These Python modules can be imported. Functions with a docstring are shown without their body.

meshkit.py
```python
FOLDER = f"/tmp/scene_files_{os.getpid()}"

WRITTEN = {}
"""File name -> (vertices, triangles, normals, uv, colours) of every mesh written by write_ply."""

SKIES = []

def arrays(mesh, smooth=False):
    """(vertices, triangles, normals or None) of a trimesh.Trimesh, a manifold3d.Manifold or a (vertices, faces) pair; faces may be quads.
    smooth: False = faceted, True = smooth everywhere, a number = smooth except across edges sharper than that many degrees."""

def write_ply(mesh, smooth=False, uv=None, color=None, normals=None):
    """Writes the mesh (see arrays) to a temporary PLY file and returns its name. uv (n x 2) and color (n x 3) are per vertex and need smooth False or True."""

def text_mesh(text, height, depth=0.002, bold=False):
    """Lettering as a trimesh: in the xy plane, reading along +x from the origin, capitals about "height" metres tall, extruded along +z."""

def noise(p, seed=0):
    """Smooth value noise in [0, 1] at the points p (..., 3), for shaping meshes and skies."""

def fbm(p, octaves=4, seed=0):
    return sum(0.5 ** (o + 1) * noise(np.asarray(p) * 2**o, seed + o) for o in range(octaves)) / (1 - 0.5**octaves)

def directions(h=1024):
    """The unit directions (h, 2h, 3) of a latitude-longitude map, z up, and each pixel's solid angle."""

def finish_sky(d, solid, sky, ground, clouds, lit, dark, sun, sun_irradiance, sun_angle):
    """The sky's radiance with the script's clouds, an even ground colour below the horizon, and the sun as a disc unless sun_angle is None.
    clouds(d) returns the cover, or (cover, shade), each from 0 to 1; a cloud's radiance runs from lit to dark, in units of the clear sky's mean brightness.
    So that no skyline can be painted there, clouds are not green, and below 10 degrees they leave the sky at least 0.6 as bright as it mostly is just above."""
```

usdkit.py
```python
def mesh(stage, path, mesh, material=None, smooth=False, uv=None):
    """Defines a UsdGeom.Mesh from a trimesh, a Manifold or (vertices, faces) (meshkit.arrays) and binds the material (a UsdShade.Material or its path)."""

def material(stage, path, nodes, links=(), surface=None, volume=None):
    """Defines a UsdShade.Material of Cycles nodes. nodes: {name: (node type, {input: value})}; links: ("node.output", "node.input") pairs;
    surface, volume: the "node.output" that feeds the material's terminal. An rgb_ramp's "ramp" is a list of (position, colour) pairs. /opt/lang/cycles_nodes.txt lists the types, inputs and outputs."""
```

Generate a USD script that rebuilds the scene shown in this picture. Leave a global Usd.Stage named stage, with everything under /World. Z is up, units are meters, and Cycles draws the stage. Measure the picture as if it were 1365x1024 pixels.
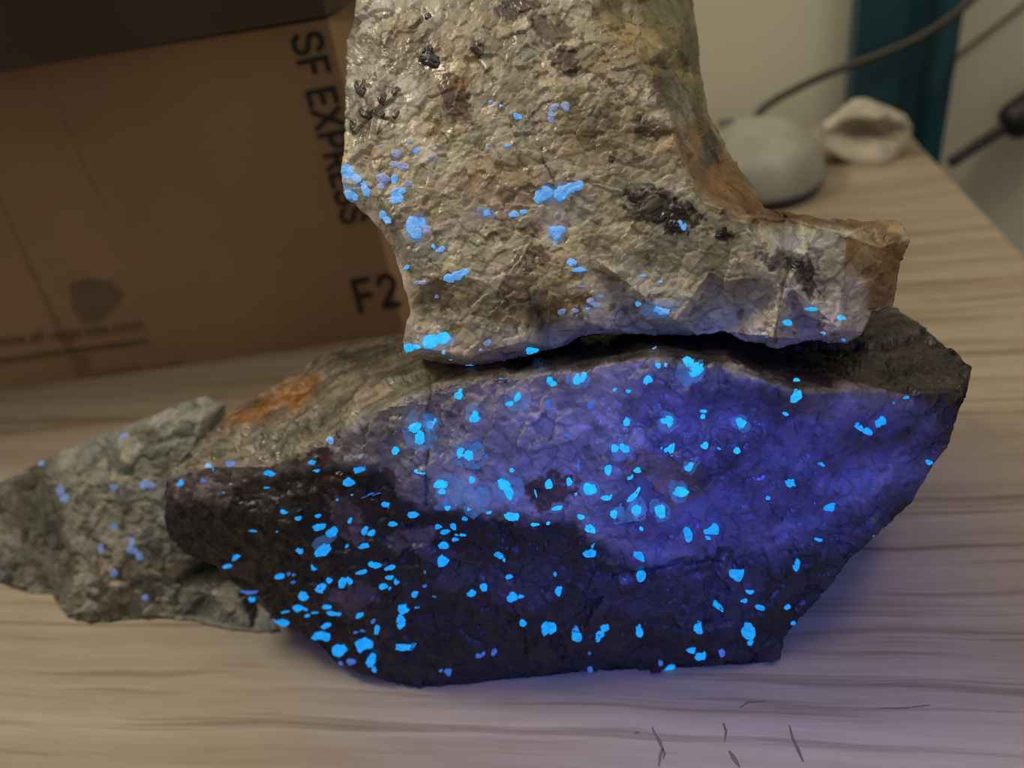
import math, random
import numpy as np
import usdkit, meshkit
from pxr import Usd, UsdGeom, UsdLux, UsdShade, Gf, Sdf, Vt
from scipy.spatial import Delaunay, cKDTree
from scipy.interpolate import LinearNDInterpolator, NearestNDInterpolator
from shapely.geometry import Polygon
import shapely

random.seed(7)
rng = np.random.default_rng(7)
stage = Usd.Stage.CreateInMemory()
UsdGeom.SetStageUpAxis(stage, UsdGeom.Tokens.z)
UsdGeom.SetStageMetersPerUnit(stage, 1.0)
UsdGeom.Xform.Define(stage, '/World')
UsdGeom.Scope.Define(stage, '/World/Looks')

# ------------------------------------------------------------------ camera, light, exposure
F = 1025.0                       # focal length in pixels of the 1365 x 1024 frame
CX, CY = 682.5, 512.0
H = 0.20                         # camera height above the desk top (desk top is z = 0)
_dn = np.array([288, 1516, F]); _dn /= np.linalg.norm(_dn)
_yy = np.array([161, -724, F]); _yy -= _dn * (_yy @ _dn); _yy /= np.linalg.norm(_yy)
R = np.array([np.cross(_yy, -_dn), _yy, -_dn])     # camera (right, down, forward) -> world
CAM = np.array([0, 0, H])

cam = UsdGeom.Camera.Define(stage, '/World/camera')
cam.CreateHorizontalApertureAttr(36.0)
cam.CreateVerticalApertureAttr(27.0)
cam.CreateFocalLengthAttr(36.0 * F / 1365)
cam.CreateClippingRangeAttr(Gf.Vec2f(0.01, 50))
cam.CreateFStopAttr(8.0)
cam.CreateFocusDistanceAttr(0.192)
cam.CreateExposureAttr(0.0)
_r, _u, _b = R @ [1, 0, 0], R @ [0, -1, 0], R @ [0, 0, -1]
UsdGeom.Xformable(cam).AddTransformOp().Set(Gf.Matrix4d(*_r, 0, *_u, 0, *_b, 0, *CAM, 1))

def look_at(prim, src, dst):
    src, dst = np.array(src, float), np.array(dst, float)
    b = src - dst; b /= np.linalg.norm(b)
    r = np.cross([0, 0, 1.0], b); r /= np.linalg.norm(r)
    u = np.cross(b, r)
    UsdGeom.Xformable(prim).AddTransformOp().Set(Gf.Matrix4d(*r, 0, *u, 0, *b, 0, *src, 1))

# the room's dim ambience, and the soft light that comes off its pale ceiling
dome = UsdLux.DomeLight.Define(stage, '/World/dome_light')
dome.CreateIntensityAttr(1.0); dome.CreateColorAttr(Gf.Vec3f(0.042, 0.040, 0.036))
ceil = UsdLux.RectLight.Define(stage, '/World/ceiling_bounce_light')
ceil.CreateWidthAttr(2.4); ceil.CreateHeightAttr(1.1); ceil.CreateIntensityAttr(.72); ceil.CreateColorAttr(Gf.Vec3f(1.0, 0.87, 0.72))
UsdGeom.Xformable(ceil).AddTranslateOp().Set(Gf.Vec3d(0, .09, 1.55))
# the ceiling lamp, above and to the left
key = UsdLux.RectLight.Define(stage, '/World/ceiling_lamp_light')
key.CreateWidthAttr(0.22); key.CreateHeightAttr(0.22)
key.CreateIntensityAttr(40.0); key.CreateColorAttr(Gf.Vec3f(1.0, 0.92, 0.74))
look_at(key, (-0.77, 0.39, 1.00), (0.0, 0.2, 0.0))
# an added fill light right of the desk, aimed to brighten the wall
key2 = UsdLux.RectLight.Define(stage, '/World/wall_fill_light')
key2.CreateWidthAttr(0.2); key2.CreateHeightAttr(0.2)
key2.CreateIntensityAttr(12.0); key2.CreateColorAttr(Gf.Vec3f(1.0, 0.87, 0.66))
look_at(key2, (0.36, 0.26, 0.95), (0.14, 0.66, 0.05))
# the violet ultraviolet torch held beside the camera, to the right
uv = UsdLux.SphereLight.Define(stage, '/World/torch_light')
uv.CreateRadiusAttr(0.010); uv.CreateIntensityAttr(390.0); uv.CreateColorAttr(Gf.Vec3f(0.07, 0.145, 1.0))
_sh = UsdLux.ShapingAPI.Apply(uv.GetPrim()); _sh.CreateShapingConeAngleAttr(31.0); _sh.CreateShapingConeSoftnessAttr(0.7)
look_at(uv, (0.035, -0.03, 0.15), (0.006, 0.128, 0.014))

# ------------------------------------------------------------------ helpers
def ray(px, py):
    return R @ np.array([px - CX, py - CY, F]) / F
def at_z(px, py, z):
    r = ray(px, py); return CAM + r * ((z - H) / r[2])
def at_y(px, py, y):
    r = ray(px, py); return CAM + r * (y / r[1])

_used = {}
def path_for(name, parent=None):
    base = (parent.GetPath().pathString if parent else '/World') + '/' + name
    n = _used.get(base, -1) + 1; _used[base] = n
    return base if n == 0 else f'{base}_{n:03d}'
def tag(o, label=None, cat=None, group=None, kind=None):
    p = o.GetPrim() if hasattr(o, 'GetPrim') else o
    for k, v in (('label', label), ('category', cat), ('group', group), ('kind', kind)):
        if v: p.SetCustomDataByKey(k, v)
    return p
def thing(name, label, cat, loc=(0, 0, 0), group=None):
    x = UsdGeom.Xform.Define(stage, path_for(name))
    x.AddTranslateOp().Set(Gf.Vec3d(*map(float, loc)))
    p = tag(x, label, cat, group); ORIGIN[p.GetPath().pathString] = np.array(loc, float)
    return p
ORIGIN = {}
def obj(name, mesh, mat, parent=None, smooth=False, colors=None, label=None, kind=None):
    """World-space mesh -> one Mesh prim, in the frame of its thing."""
    o = np.zeros(3)
    if parent is not None:
        pp = parent.GetPath().pathString
        while pp and pp not in ORIGIN: pp = pp.rpartition('/')[0]
        o = ORIGIN.get(pp, o)
    if hasattr(mesh, 'vertices'): mesh = (np.array(mesh.vertices), np.array(mesh.faces))
    m = usdkit.mesh(stage, path_for(name, parent), (np.asarray(mesh[0]) - o, mesh[1]), mat, smooth=smooth)
    if colors is not None:
        UsdGeom.PrimvarsAPI(m).CreatePrimvar('stone_color', Sdf.ValueTypeNames.Color3fArray, 'vertex').Set(Vt.Vec3fArray.FromNumpy(np.asarray(colors, np.float32)))
    return tag(m, label, kind=kind)

def joined(parts):
    vs, fs, n = [], [], 0
    for v, f in parts:
        v = np.asarray(v, float); f = np.asarray(f)
        if f.shape[1] == 4: f = np.vstack([f[:, [0, 1, 2]], f[:, [0, 2, 3]]])
        vs.append(v); fs.append(f + n); n += len(v)
    return np.vstack(vs), np.vstack(fs)
def hexa(c):
    """Eight corners: bottom ring 0-3, top ring 4-7."""
    return np.array(c, float), np.array([[0, 3, 2, 1], [4, 5, 6, 7], [0, 1, 5, 4], [1, 2, 6, 5], [2, 3, 7, 6], [3, 0, 4, 7]])
def box(x0, x1, y0, y1, z0, z1):
    return hexa([(x0, y0, z0), (x1, y0, z0), (x1, y1, z0), (x0, y1, z0), (x0, y0, z1), (x1, y0, z1), (x1, y1, z1), (x0, y1, z1)])
def bevel_box(x0, x1, y0, y1, z0, z1, b):
    import trimesh
    pts = []
    for x, sx in ((x0, 1), (x1, -1)):
        for y, sy in ((y0, 1), (y1, -1)):
            for z, sz in ((z0, 1), (z1, -1)):
                pts += [(x + sx * b, y + sy * b, z), (x + sx * b, y, z + sz * b), (x, y + sy * b, z + sz * b)]
    h = trimesh.convex.convex_hull(np.array(pts))
    return np.array(h.vertices), np.array(h.faces)
def smooth_path(pts, n=60):
    from scipy.interpolate import PchipInterpolator
    pts = np.array(pts, float)
    s = np.r_[0, np.cumsum(np.linalg.norm(np.diff(pts, axis=0), axis=1))]
    return PchipInterpolator(s, pts)(np.linspace(0, s[-1], n))
def tube(pts, rad, k=12):
    pts = np.array(pts, float); n = len(pts)
    rad = np.broadcast_to(rad, n)
    t = np.gradient(pts, axis=0); t /= np.linalg.norm(t, axis=1, keepdims=True)
    ref = np.array([0, 0, 1.0]) if abs(t[0, 2]) < .9 else np.array([1.0, 0, 0])
    v, f = [], []
    for i in range(n):
        a = np.cross(t[i], ref); a /= np.linalg.norm(a); b = np.cross(t[i], a)
        for j in range(k):
            th = 2 * math.pi * j / k
            v.append(pts[i] + rad[i] * (math.cos(th) * a + math.sin(th) * b))
    for i in range(n - 1):
        for j in range(k):
            j2 = (j + 1) % k
            f += [[i * k + j, (i + 1) * k + j, (i + 1) * k + j2], [i * k + j, (i + 1) * k + j2, i * k + j2]]
    v += [pts[0], pts[-1]]
    for j in range(k):
        f += [[n * k, j, (j + 1) % k], [n * k + 1, (n - 1) * k + (j + 1) % k, (n - 1) * k + j]]
    return np.array(v), np.array(f)

def mat(name, nodes, links=(), surface='p.BSDF'):
    return usdkit.material(stage, '/World/Looks/' + name, nodes, links, surface=surface)
def plain(name, col, rough=.6, **kw):
    """A colour with a little grain of its own."""
    c = np.array(col)
    return mat(name, {'tc': ('texture_coordinate', {}), 'n': ('noise_texture', {'scale': kw.pop('scale', 60.0), 'detail': 4.0}),
                      'r': ('rgb_ramp', {'ramp': [(.3, c * .86), (.7, np.minimum(c * 1.12, 1))]}),
                      'p': ('principled_bsdf', {'roughness': rough, **kw})},
               [('tc.object', 'n.vector'), ('n.fac', 'r.fac'), ('r.color', 'p.base_color')])

# ------------------------------------------------------------------ materials
M_wood = mat('pale_wood', {
    'g': ('geometry', {}),
    'warpn': ('noise_texture', {'scale': 9.0, 'detail': 2.0}),
    'warp': ('vector_math', {'math_type': 'scale', 'scale': 0.012}),
    'add': ('vector_math', {'math_type': 'add'}),
    'm1': ('mapping', {'scale': (3.0, 75.0, 1.0)}), 'n1': ('noise_texture', {'scale': 1.0, 'detail': 3.0, 'roughness': .55}),
    'm2': ('mapping', {'scale': (5.0, 190.0, 1.0)}), 'n2': ('noise_texture', {'scale': 1.0, 'detail': 4.0, 'roughness': .6}),
    'm3': ('mapping', {'scale': (40.0, 420.0, 1.0)}), 'n3': ('noise_texture', {'scale': 1.0, 'detail': 2.0}),
    'r1': ('rgb_ramp', {'ramp': [(.25, (.285, .218, .150)), (.5, (.365, .300, .218)), (.75, (.42, .352, .268))]}),
    'r2': ('rgb_ramp', {'ramp': [(.30, (.42, .36, .31)), (.40, (.66, .61, .56)), (.46, (.95, .94, .93)), (.6, (1, 1, 1))]}),
    'r3': ('rgb_ramp', {'ramp': [(.3, (.90, .89, .88)), (.6, (1, 1, 1))]}),
    'x1': ('mix_color', {'blend_type': 'multiply', 'fac': .8}), 'x2': ('mix_color', {'blend_type': 'multiply', 'fac': 1.0}),
    'b': ('bump', {'strength': .25, 'distance': .0006}),
    'p': ('principled_bsdf', {'roughness': .5, 'specular_ior_level': .35})},
    [('g.position', 'warpn.vector'), ('warpn.color', 'warp.vector1'), ('g.position', 'add.vector1'), ('warp.vector', 'add.vector2'),
     ('add.vector', 'm1.vector'), ('add.vector', 'm2.vector'), ('add.vector', 'm3.vector'),
     ('m1.vector', 'n1.vector'), ('m2.vector', 'n2.vector'), ('m3.vector', 'n3.vector'),
     ('n1.fac', 'r1.fac'), ('n2.fac', 'r2.fac'), ('n3.fac', 'r3.fac'),
     ('r1.color', 'x1.a'), ('r2.color', 'x1.b'), ('x1.result', 'x2.a'), ('r3.color', 'x2.b'),
     ('x2.result', 'p.base_color'), ('n2.fac', 'b.height'), ('b.normal', 'p.normal')])
M_crack = plain('wood_crack', (.15, .105, .075), .8)
M_wall = mat('painted_wall', {'g': ('geometry', {}), 'n': ('noise_texture', {'scale': 4.0, 'detail': 3.0}), 'f': ('noise_texture', {'scale': 240.0}),
    'r': ('rgb_ramp', {'ramp': [(.3, (.80, .78, .61)), (.7, (.84, .82, .645))]}), 'b': ('bump', {'strength': .08, 'distance': .001}),
    'p': ('principled_bsdf', {'roughness': .8})},
    [('g.position', 'n.vector'), ('g.position', 'f.vector'), ('n.fac', 'r.fac'), ('r.color', 'p.base_color'), ('f.fac', 'b.height'), ('b.normal', 'p.normal')])
M_floor = plain('floor_board', (.34, .26, .18), .6, scale=5.0)
def cardboard(name, c):
    c = np.array(c)
    return mat(name, {'tc': ('texture_coordinate', {}), 'n': ('noise_texture', {'scale': 9.0, 'detail': 5.0}), 'm': ('mapping', {'scale': (30., 30., 500.)}),
        'f': ('noise_texture', {'scale': 1.0, 'detail': 2.0}), 'r': ('rgb_ramp', {'ramp': [(.3, c * .86), (.7, c * 1.1)]}),
        'b': ('bump', {'strength': .15, 'distance': .0006}), 'p': ('principled_bsdf', {'roughness': .75, 'specular_ior_level': .25})},
        [('tc.object', 'n.vector'), ('tc.object', 'm.vector'), ('m.vector', 'f.vector'), ('n.fac', 'r.fac'), ('r.color', 'p.base_color'), ('f.fac', 'b.height'), ('b.normal', 'p.normal')])
M_card = cardboard('cardboard', (.40, .258, .155))
M_card_dark = cardboard('cardboard_dark', (.078, .052, .033))
M_tape = plain('packing_tape', (.30, .165, .085), .35)
M_ink = plain('black_ink', (.022, .022, .024), .7)
M_ink_faint = plain('faded_ink', (.17, .122, .078), .7)
M_mark = plain('very_faded_ink', (.225, .155, .098), .7)
M_mouse = plain('grey_plastic', (.37, .365, .30), .45)
M_mouse_side = plain('dark_grey_plastic', (.10, .11, .11), .5)
M_black = plain('black_rubber', (.012, .012, .013), .5)
M_cable = plain('dark_grey_cable', (.05, .045, .037), .5)
M_stripe = plain('tan_stripe', (.30, .235, .165), .6)
M_teal = plain('dark_teal_paint', (.011, .062, .085), .45, scale=12.0)

def stone(name, rough_lo, rough_hi, sss=0.0, spec=.5, bump=.35):
    return mat(name, {
        'a': ('attribute', {'attribute': 'stone_color'}), 'g': ('texture_coordinate', {}),
        'n': ('noise_texture', {'scale': 420.0, 'detail': 4.0, 'roughness': .65}), 'v': ('voronoi_texture', {'scale': 330.0}),
        'r': ('rgb_ramp', {'ramp': [(.25, (.72, .70, .68)), (.5, (1, 1, 1)), (.8, (1.0, 1.0, 1.0))]}),
        'x': ('mix_color', {'blend_type': 'multiply', 'fac': .8}),
        'rr': ('map_range', {'from_min': 0.0, 'from_max': 1.0, 'to_min': rough_lo, 'to_max': rough_hi}),
        'sx': ('math', {'math_type': 'multiply', 'value2': .6}), 'add': ('math', {'math_type': 'add'}),
        'b': ('bump', {'strength': bump, 'distance': .0009}),
        'p': ('principled_bsdf', {'specular_ior_level': spec, 'subsurface_weight': sss, 'subsurface_radius': (.004, .004, .005), 'subsurface_scale': 1.0})},
        [('g.object', 'n.vector'), ('g.object', 'v.vector'), ('n.fac', 'r.fac'), ('a.color', 'x.a'), ('r.color', 'x.b'), ('x.result', 'p.base_color'),
         ('v.color', 'rr.value'), ('rr.result', 'p.roughness'), ('v.distance', 'sx.value1'), ('sx.value', 'add.value1'), ('n.fac', 'add.value2'),
         ('add.value', 'b.height'), ('b.normal', 'p.normal')])
M_stone_top = stone('quartz_stone', .14, .75, .2, spec=.6)
M_stone_big = stone('dark_mineral_stone', .2, .75, .12)
M_stone_grey = stone('grey_granular_stone', .45, .8, .1)
def glow(name, col, strength, base=(.25, .35, .45)):
    c = np.array(col)
    return mat(name, {'tc': ('texture_coordinate', {}), 'n': ('noise_texture', {'scale': 700.0, 'detail': 2.0}),
        'r': ('rgb_ramp', {'ramp': [(.3, c * .78), (.7, np.minimum(c * 1.2, 1.2))]}),
        'p': ('principled_bsdf', {'base_color': base, 'roughness': .45, 'specular_ior_level': .25, 'emission_strength': strength})},
        [('tc.object', 'n.vector'), ('n.fac', 'r.fac'), ('r.color', 'p.emission_color')])
G_cyan = glow('fluorescent_cyan', (.010, .47, .98), 1.0, (.04, .10, .14))
G_blue = glow('fluorescent_blue', (.006, .335, .93), .95, (.02, .04, .07))
G_dim = glow('fluorescent_dim_blue', (.03, .14, .60), .7, (.10, .12, .2))
G_pale = glow('fluorescent_pale_blue', (.03, .28, .72), .85, (.28, .32, .38))
G_lilac = glow('fluorescent_lilac', (.06, .14, .42), .6, (.42, .41, .42))
G_soft = glow('fluorescent_soft_blue', (.03, .12, .36), .7, (.25, .27, .28))

# ------------------------------------------------------------------ the setting
DX, DY = 0.181, 0.626            # the desk's right edge and back edge
desk = thing('desk', 'pale wooden desk with fine horizontal grain under the rocks', 'desk', (-.6, .1, 0))
obj('tabletop', bevel_box(-1.15, DX, -.35, DY, -.026, 0, .0015), M_wood, desk)
for x, y in ((-1.10, -.30), (-1.10, .55), (.10, -.30), (.10, .55)):
    obj('leg', bevel_box(x, x + .05, y, y + .05, -.74, -.026, .002), M_wood, desk)
def ribbon(pxs, w):
    p = [at_z(x, y, .00006) for x, y in pxs]; n = len(p); v = []
    for i in range(n):
        t = p[min(i + 1, n - 1)] - p[max(i - 1, 0)]; s = np.array([-t[1], t[0], 0]); s /= np.linalg.norm(s)
        ww = w * .75 * (.35 + .65 * math.sin(math.pi * (i + .3) / (n - .4))) * (.7 + .6 * random.random())
        v += [p[i] + s * ww, p[i] - s * ww]
    v = np.array(v); lo = v.copy(); lo[:, 2] = -.0003
    f = []
    for i in range(n - 1):
        a, b, c, d = 2 * i, 2 * i + 1, 2 * i + 3, 2 * i + 2; o = 2 * n
        f += [[a, b, c, d], [o + a, o + d, o + c, o + b], [a, d, o + d, o + a], [b, o + b, o + c, c]]
    return np.vstack([v, lo]), np.array(f)
for pxs, w in (([(869, 969), (873, 978), (879, 988), (883, 998), (880, 1008), (878, 1022)], .0007), ([(883, 998), (886, 1004), (884, 1012)], .0005),
               ([(964, 964), (968, 975), (966, 988)], .0006), ([(972, 1001), (979, 1012), (986, 1023)], .0008),
               ([(1052, 967), (1057, 985), (1064, 1000), (1071, 1016)], .0005), ([(845, 977), (852, 976)], .0005),
               ([(985, 944), (998, 936), (1022, 935)], .0003), ([(1170, 944), (1205, 944), (1240, 940)], .0003)):
    obj('wood_crack', ribbon(pxs, w), M_crack, desk)
tag(obj('wall_back', box(-2.2, 2.2, DY + .034, DY + .1, -.74, 2.2), M_wall), kind='structure')
tag(obj('floor', box(-2.2, 2.2, -2.0, DY + .1, -.80, -.74), M_floor), kind='structure')

# ------------------------------------------------------------------ rocks
def nz(p, s, seed, o=3): return meshkit.fbm(p / s + 31.7, o, seed) - .5
def wnoise(xy, s, seed):
    p = np.c_[xy / s, np.full(len(xy), seed * 3.3)]
    return np.c_[meshkit.fbm(p, 3, seed), meshkit.fbm(p + 9.1, 3, seed + 5)] - .5

class Rock:
    """A closed stone. Its visible side goes through control points (image position, distance y or height z), its hidden side lies 'thick' behind,
    and it stands flat on what carries it (floor_fn)."""
    def __init__(s, outline, ctrl, thick, floor_fn, cell, amp, step=2.0, seed=1, edge=70., relief=None, rough_outline=2.0, warp=.9, thick_fn=None):
        s.seed = seed
        r = np.random.default_rng(seed)
        out = np.array([(a, b) for a, b, *_ in outline], float)
        def tt(a, b, k, v):
            rr = ray(a, b); return v / rr[1] if k == 'y' else (v - H) / rr[2]
        known = [(a, b, 1 / tt(a, b, k, v)) for a, b, k, v in outline + ctrl]
        known = np.array(known)
        interp = LinearNDInterpolator(known[:, :2], known[:, 2]); near = NearestNDInterpolator(known[:, :2], known[:, 2])
        def inv_t(p):
            q = interp(p); bad = np.isnan(q); q[bad] = near(p[bad]); return q
        # outline, densely sampled and broken up a little
        seg = []
        for i in range(len(out)):
            a, b = out[i], out[(i + 1) % len(out)]; n = max(1, int(np.linalg.norm(b - a) / step))
            seg.append(a + (b - a) * (np.arange(n) / n)[:, None])
        ol = np.vstack(seg)
        ol = ol + wnoise(ol, 22., seed) * 2.2 * rough_outline + wnoise(ol, 7., seed + 3) * 1.6 * rough_outline
        poly = Polygon(ol).buffer(0)
        if poly.geom_type != 'Polygon': poly = max(poly.geoms, key=lambda g: g.area)
        ol = np.array(poly.exterior.coords)[:-1]
        if not poly.exterior.is_ccw: ol = ol[::-1]
        x0, y0, x1, y1 = poly.bounds
        def inside(st, margin):
            gx, gy = np.meshgrid(np.arange(x0, x1, st), np.arange(y0, y1, st))
            g = np.c_[gx.ravel(), gy.ravel()] + r.uniform(-.3, .3, (gx.size, 2)) * st
            return g[shapely.contains_xy(poly.buffer(-margin), g[:, 0], g[:, 1])]
        def tri(p):
            f = Delaunay(p).simplices; c = p[f].mean(1)
            f = f[shapely.contains_xy(poly, c[:, 0], c[:, 1])]
            a = np.cross(np.c_[p[f[:, 1]] - p[f[:, 0]], np.zeros(len(f))], np.c_[p[f[:, 2]] - p[f[:, 0]], np.zeros(len(f))])[:, 2]
            f[a < 0] = f[a < 0][:, ::-1]; return f[np.abs(a) > 1e-6]
        pf = np.vstack([ol, inside(step, step * .6)]); ff = tri(pf)
        pb = np.vstack([ol, inside(7., 4.)]); fb = tri(pb)
        no = len(ol)
        # an ear that both sides share would be a flap without thickness
        ears = {tuple(sorted(t)) for t in ff.tolist() if max(t) < no} & {tuple(sorted(t)) for t in fb.tolist() if max(t) < no}
        ff, fb = (np.array([t for t in f.tolist() if tuple(sorted(t)) not in ears]) for f in (ff, fb))
        dirs = lambda p: np.c_[p[:, 0] - CX, p[:, 1] - CY, np.full(len(p), F)] / F @ R.T
        tf = 1 / inv_t(pf)
        dz = dirs(pf)[:, 2]; tf = np.where(dz < 0, np.minimum(tf, (.0006 - H) / np.minimum(dz, -1e-6)), tf)
        if relief is not None: tf = tf + relief(pf + wnoise(pf, 30., seed + 8) * 14)
        Pf = CAM + dirs(pf) * tf[:, None]
        tb = 1 / inv_t(pb)
        dist = shapely.distance(shapely.points(pb), poly.exterior)
        e = np.clip(dist / edge, 0, 1)
        Pb = CAM + dirs(pb) * tb[:, None]
        back = dirs(pb); back = back / np.linalg.norm(back, axis=1, keepdims=True)
        Pb = Pb + back * (thick * np.sqrt(e * (2 - e)) * (thick_fn(pb) if thick_fn else 1.) * (1 + .5 * nz(Pb, .02, seed + 20)))[:, None]
        Pb[:no] = Pf[:no]
        V = np.vstack([Pf, Pb[no:]])
        idx = np.r_[np.arange(no), np.arange(len(pb) - no) + len(pf)]
        # ccw in the image (y down) faces away from the camera: flip the front
        Fc = np.vstack([ff[:, ::-1], idx[fb]])
        # low relief, then crystal facets at two sizes
        nrm = s.normals(V, Fc)
        d = nz(V, .016, seed, 3) * .0030
        for k, (cs, am) in enumerate(((cell, amp), (cell * .45, amp * .5), (cell * 2.6, amp * 1.3))):
            q = V + np.c_[nz(V, cs * .8, seed + 40 + k), nz(V, cs * .8, seed + 50 + k), nz(V, cs * .8, seed + 60 + k)] * cs * warp
            n = int(len(Pf) * (step / F * .2 / cs) ** 2 * 1.15) + 40
            sd = q[r.choice(len(q), min(n, len(q)), replace=False)]
            dd, cc = cKDTree(sd).query(q, k=2); c = cc[:, 0]
            tilt = r.normal(0, .33, (len(sd), 3)); off = r.normal(0, .45, len(sd))
            d = d + am * (np.einsum('ij,ij->i', q - sd[c], tilt[c]) / cs * 2 + off[c])
            if k == 0:
                s.cell_id = c; s.cell_rand = r.random((len(sd), 3)); s.border = np.clip((dd[:, 1] - dd[:, 0]) / (.28 * cs), 0, 1)
                d = d - (1 - s.border) * amp * .45
            elif k == 2: s.cell3 = r.random((len(sd), 3))[c]
            else: s.cell2 = r.random((len(sd), 3))[c]
        view = CAM - V; view /= np.linalg.norm(view, axis=1, keepdims=True)
        fade = np.clip(np.abs(np.einsum('ij,ij->i', view, nrm)) * 2.4, .3, 1); fade[:no] = np.minimum(fade[:no], .4)
        V = V + nrm * (d * fade)[:, None]
        fl = floor_fn(V); low = V[:, 2] < fl; V[low, 2] = fl[low]
        s.V, s.F, s.nf, s.no = V, Fc, len(pf), no
        s.px = np.vstack([pf, pb[no:]])
        s.N = s.normals(V, Fc)
        # smoothed normals and positions of the visible side, for seating grains
        s.posi = LinearNDInterpolator(pf, V[:len(pf)]); s.posn = NearestNDInterpolator(pf, V[:len(pf)])
        s.tree = cKDTree(pf)
    @staticmethod
    def normals(V, F_):
        n = np.zeros_like(V); fn = np.cross(V[F_[:, 1]] - V[F_[:, 0]], V[F_[:, 2]] - V[F_[:, 0]])
        for k in range(3): np.add.at(n, F_[:, k], fn)
        return n / np.maximum(np.linalg.norm(n, axis=1, keepdims=True), 1e-12)
    def at(s, p):
        p = np.atleast_2d(p); q = s.posi(p); bad = np.isnan(q[:, 0])
        if bad.any(): q[bad] = s.posn(p[bad])
        return q
    def grain(s, cx, cy, rx, ry, ang=0., proud=.28, seed=0):
        """A small crystal seated in the surface: an irregular rim sunk into the stone and a faceted cap."""
        r = np.random.default_rng(seed * 7 + int(cx * 13 + cy * 7))
        k = 14; th = np.arange(k) / k * 2 * math.pi + r.uniform(-.14, .14, k); a = math.radians(ang)
        def ring(f, j):
            e = np.c_[np.cos(th) * rx * f * j, np.sin(th) * ry * f * j]
            return s.at(np.c_[cx + e[:, 0] * math.cos(a) - e[:, 1] * math.sin(a), cy + e[:, 0] * math.sin(a) + e[:, 1] * math.cos(a)])
        j = r.uniform(.88, 1.12, k) * (1 + .12 * np.sin(2 * th + r.uniform(0, 6)) + .08 * np.sin(3 * th + r.uniform(0, 6)))
        c = s.at((cx, cy))[0]
        n = s.N[s.tree.query((cx, cy), k=24)[1]].mean(0); n /= np.linalg.norm(n)
        h = max(.00022, proud * min(rx, ry) / F * .2)
        r0, r1, r2 = ring(1.0, j), ring(.9, j), ring(.55, j)
        lim = lambda q: c + np.clip(np.linalg.norm(q - c, axis=1), None, max(rx, ry) * 1.5 / F * .24)[:, None] * (q - c) / np.maximum(np.linalg.norm(q - c, axis=1), 1e-9)[:, None]
        r0, r1, r2 = lim(r0), lim(r1), lim(r2)
        v = np.vstack([r0 - n * .0003, r1 + n * h * .55, r2 + n * h * r.uniform(.8, 1.2, (k, 1)), [c + n * h * 1.1], [c - n * .0008]])
        f = []
        for i in range(k):
            i2 = (i + 1) % k
            for b in (0, k): f += [[b + i, b + i2, b + k + i2], [b + i, b + k + i2, b + k + i]]
            f += [[2 * k + i, 2 * k + i2, 3 * k], [i2, i, 3 * k + 1]]
        f = np.array(f)
        # outward
        g = np.cross(v[f[:, 1]] - v[f[:, 0]], v[f[:, 2]] - v[f[:, 0]])
        if (np.einsum('ij,ij->i', g, v[f].mean(1) - v.mean(0))).sum() < 0: f = f[:, ::-1]
        return v, f

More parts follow.
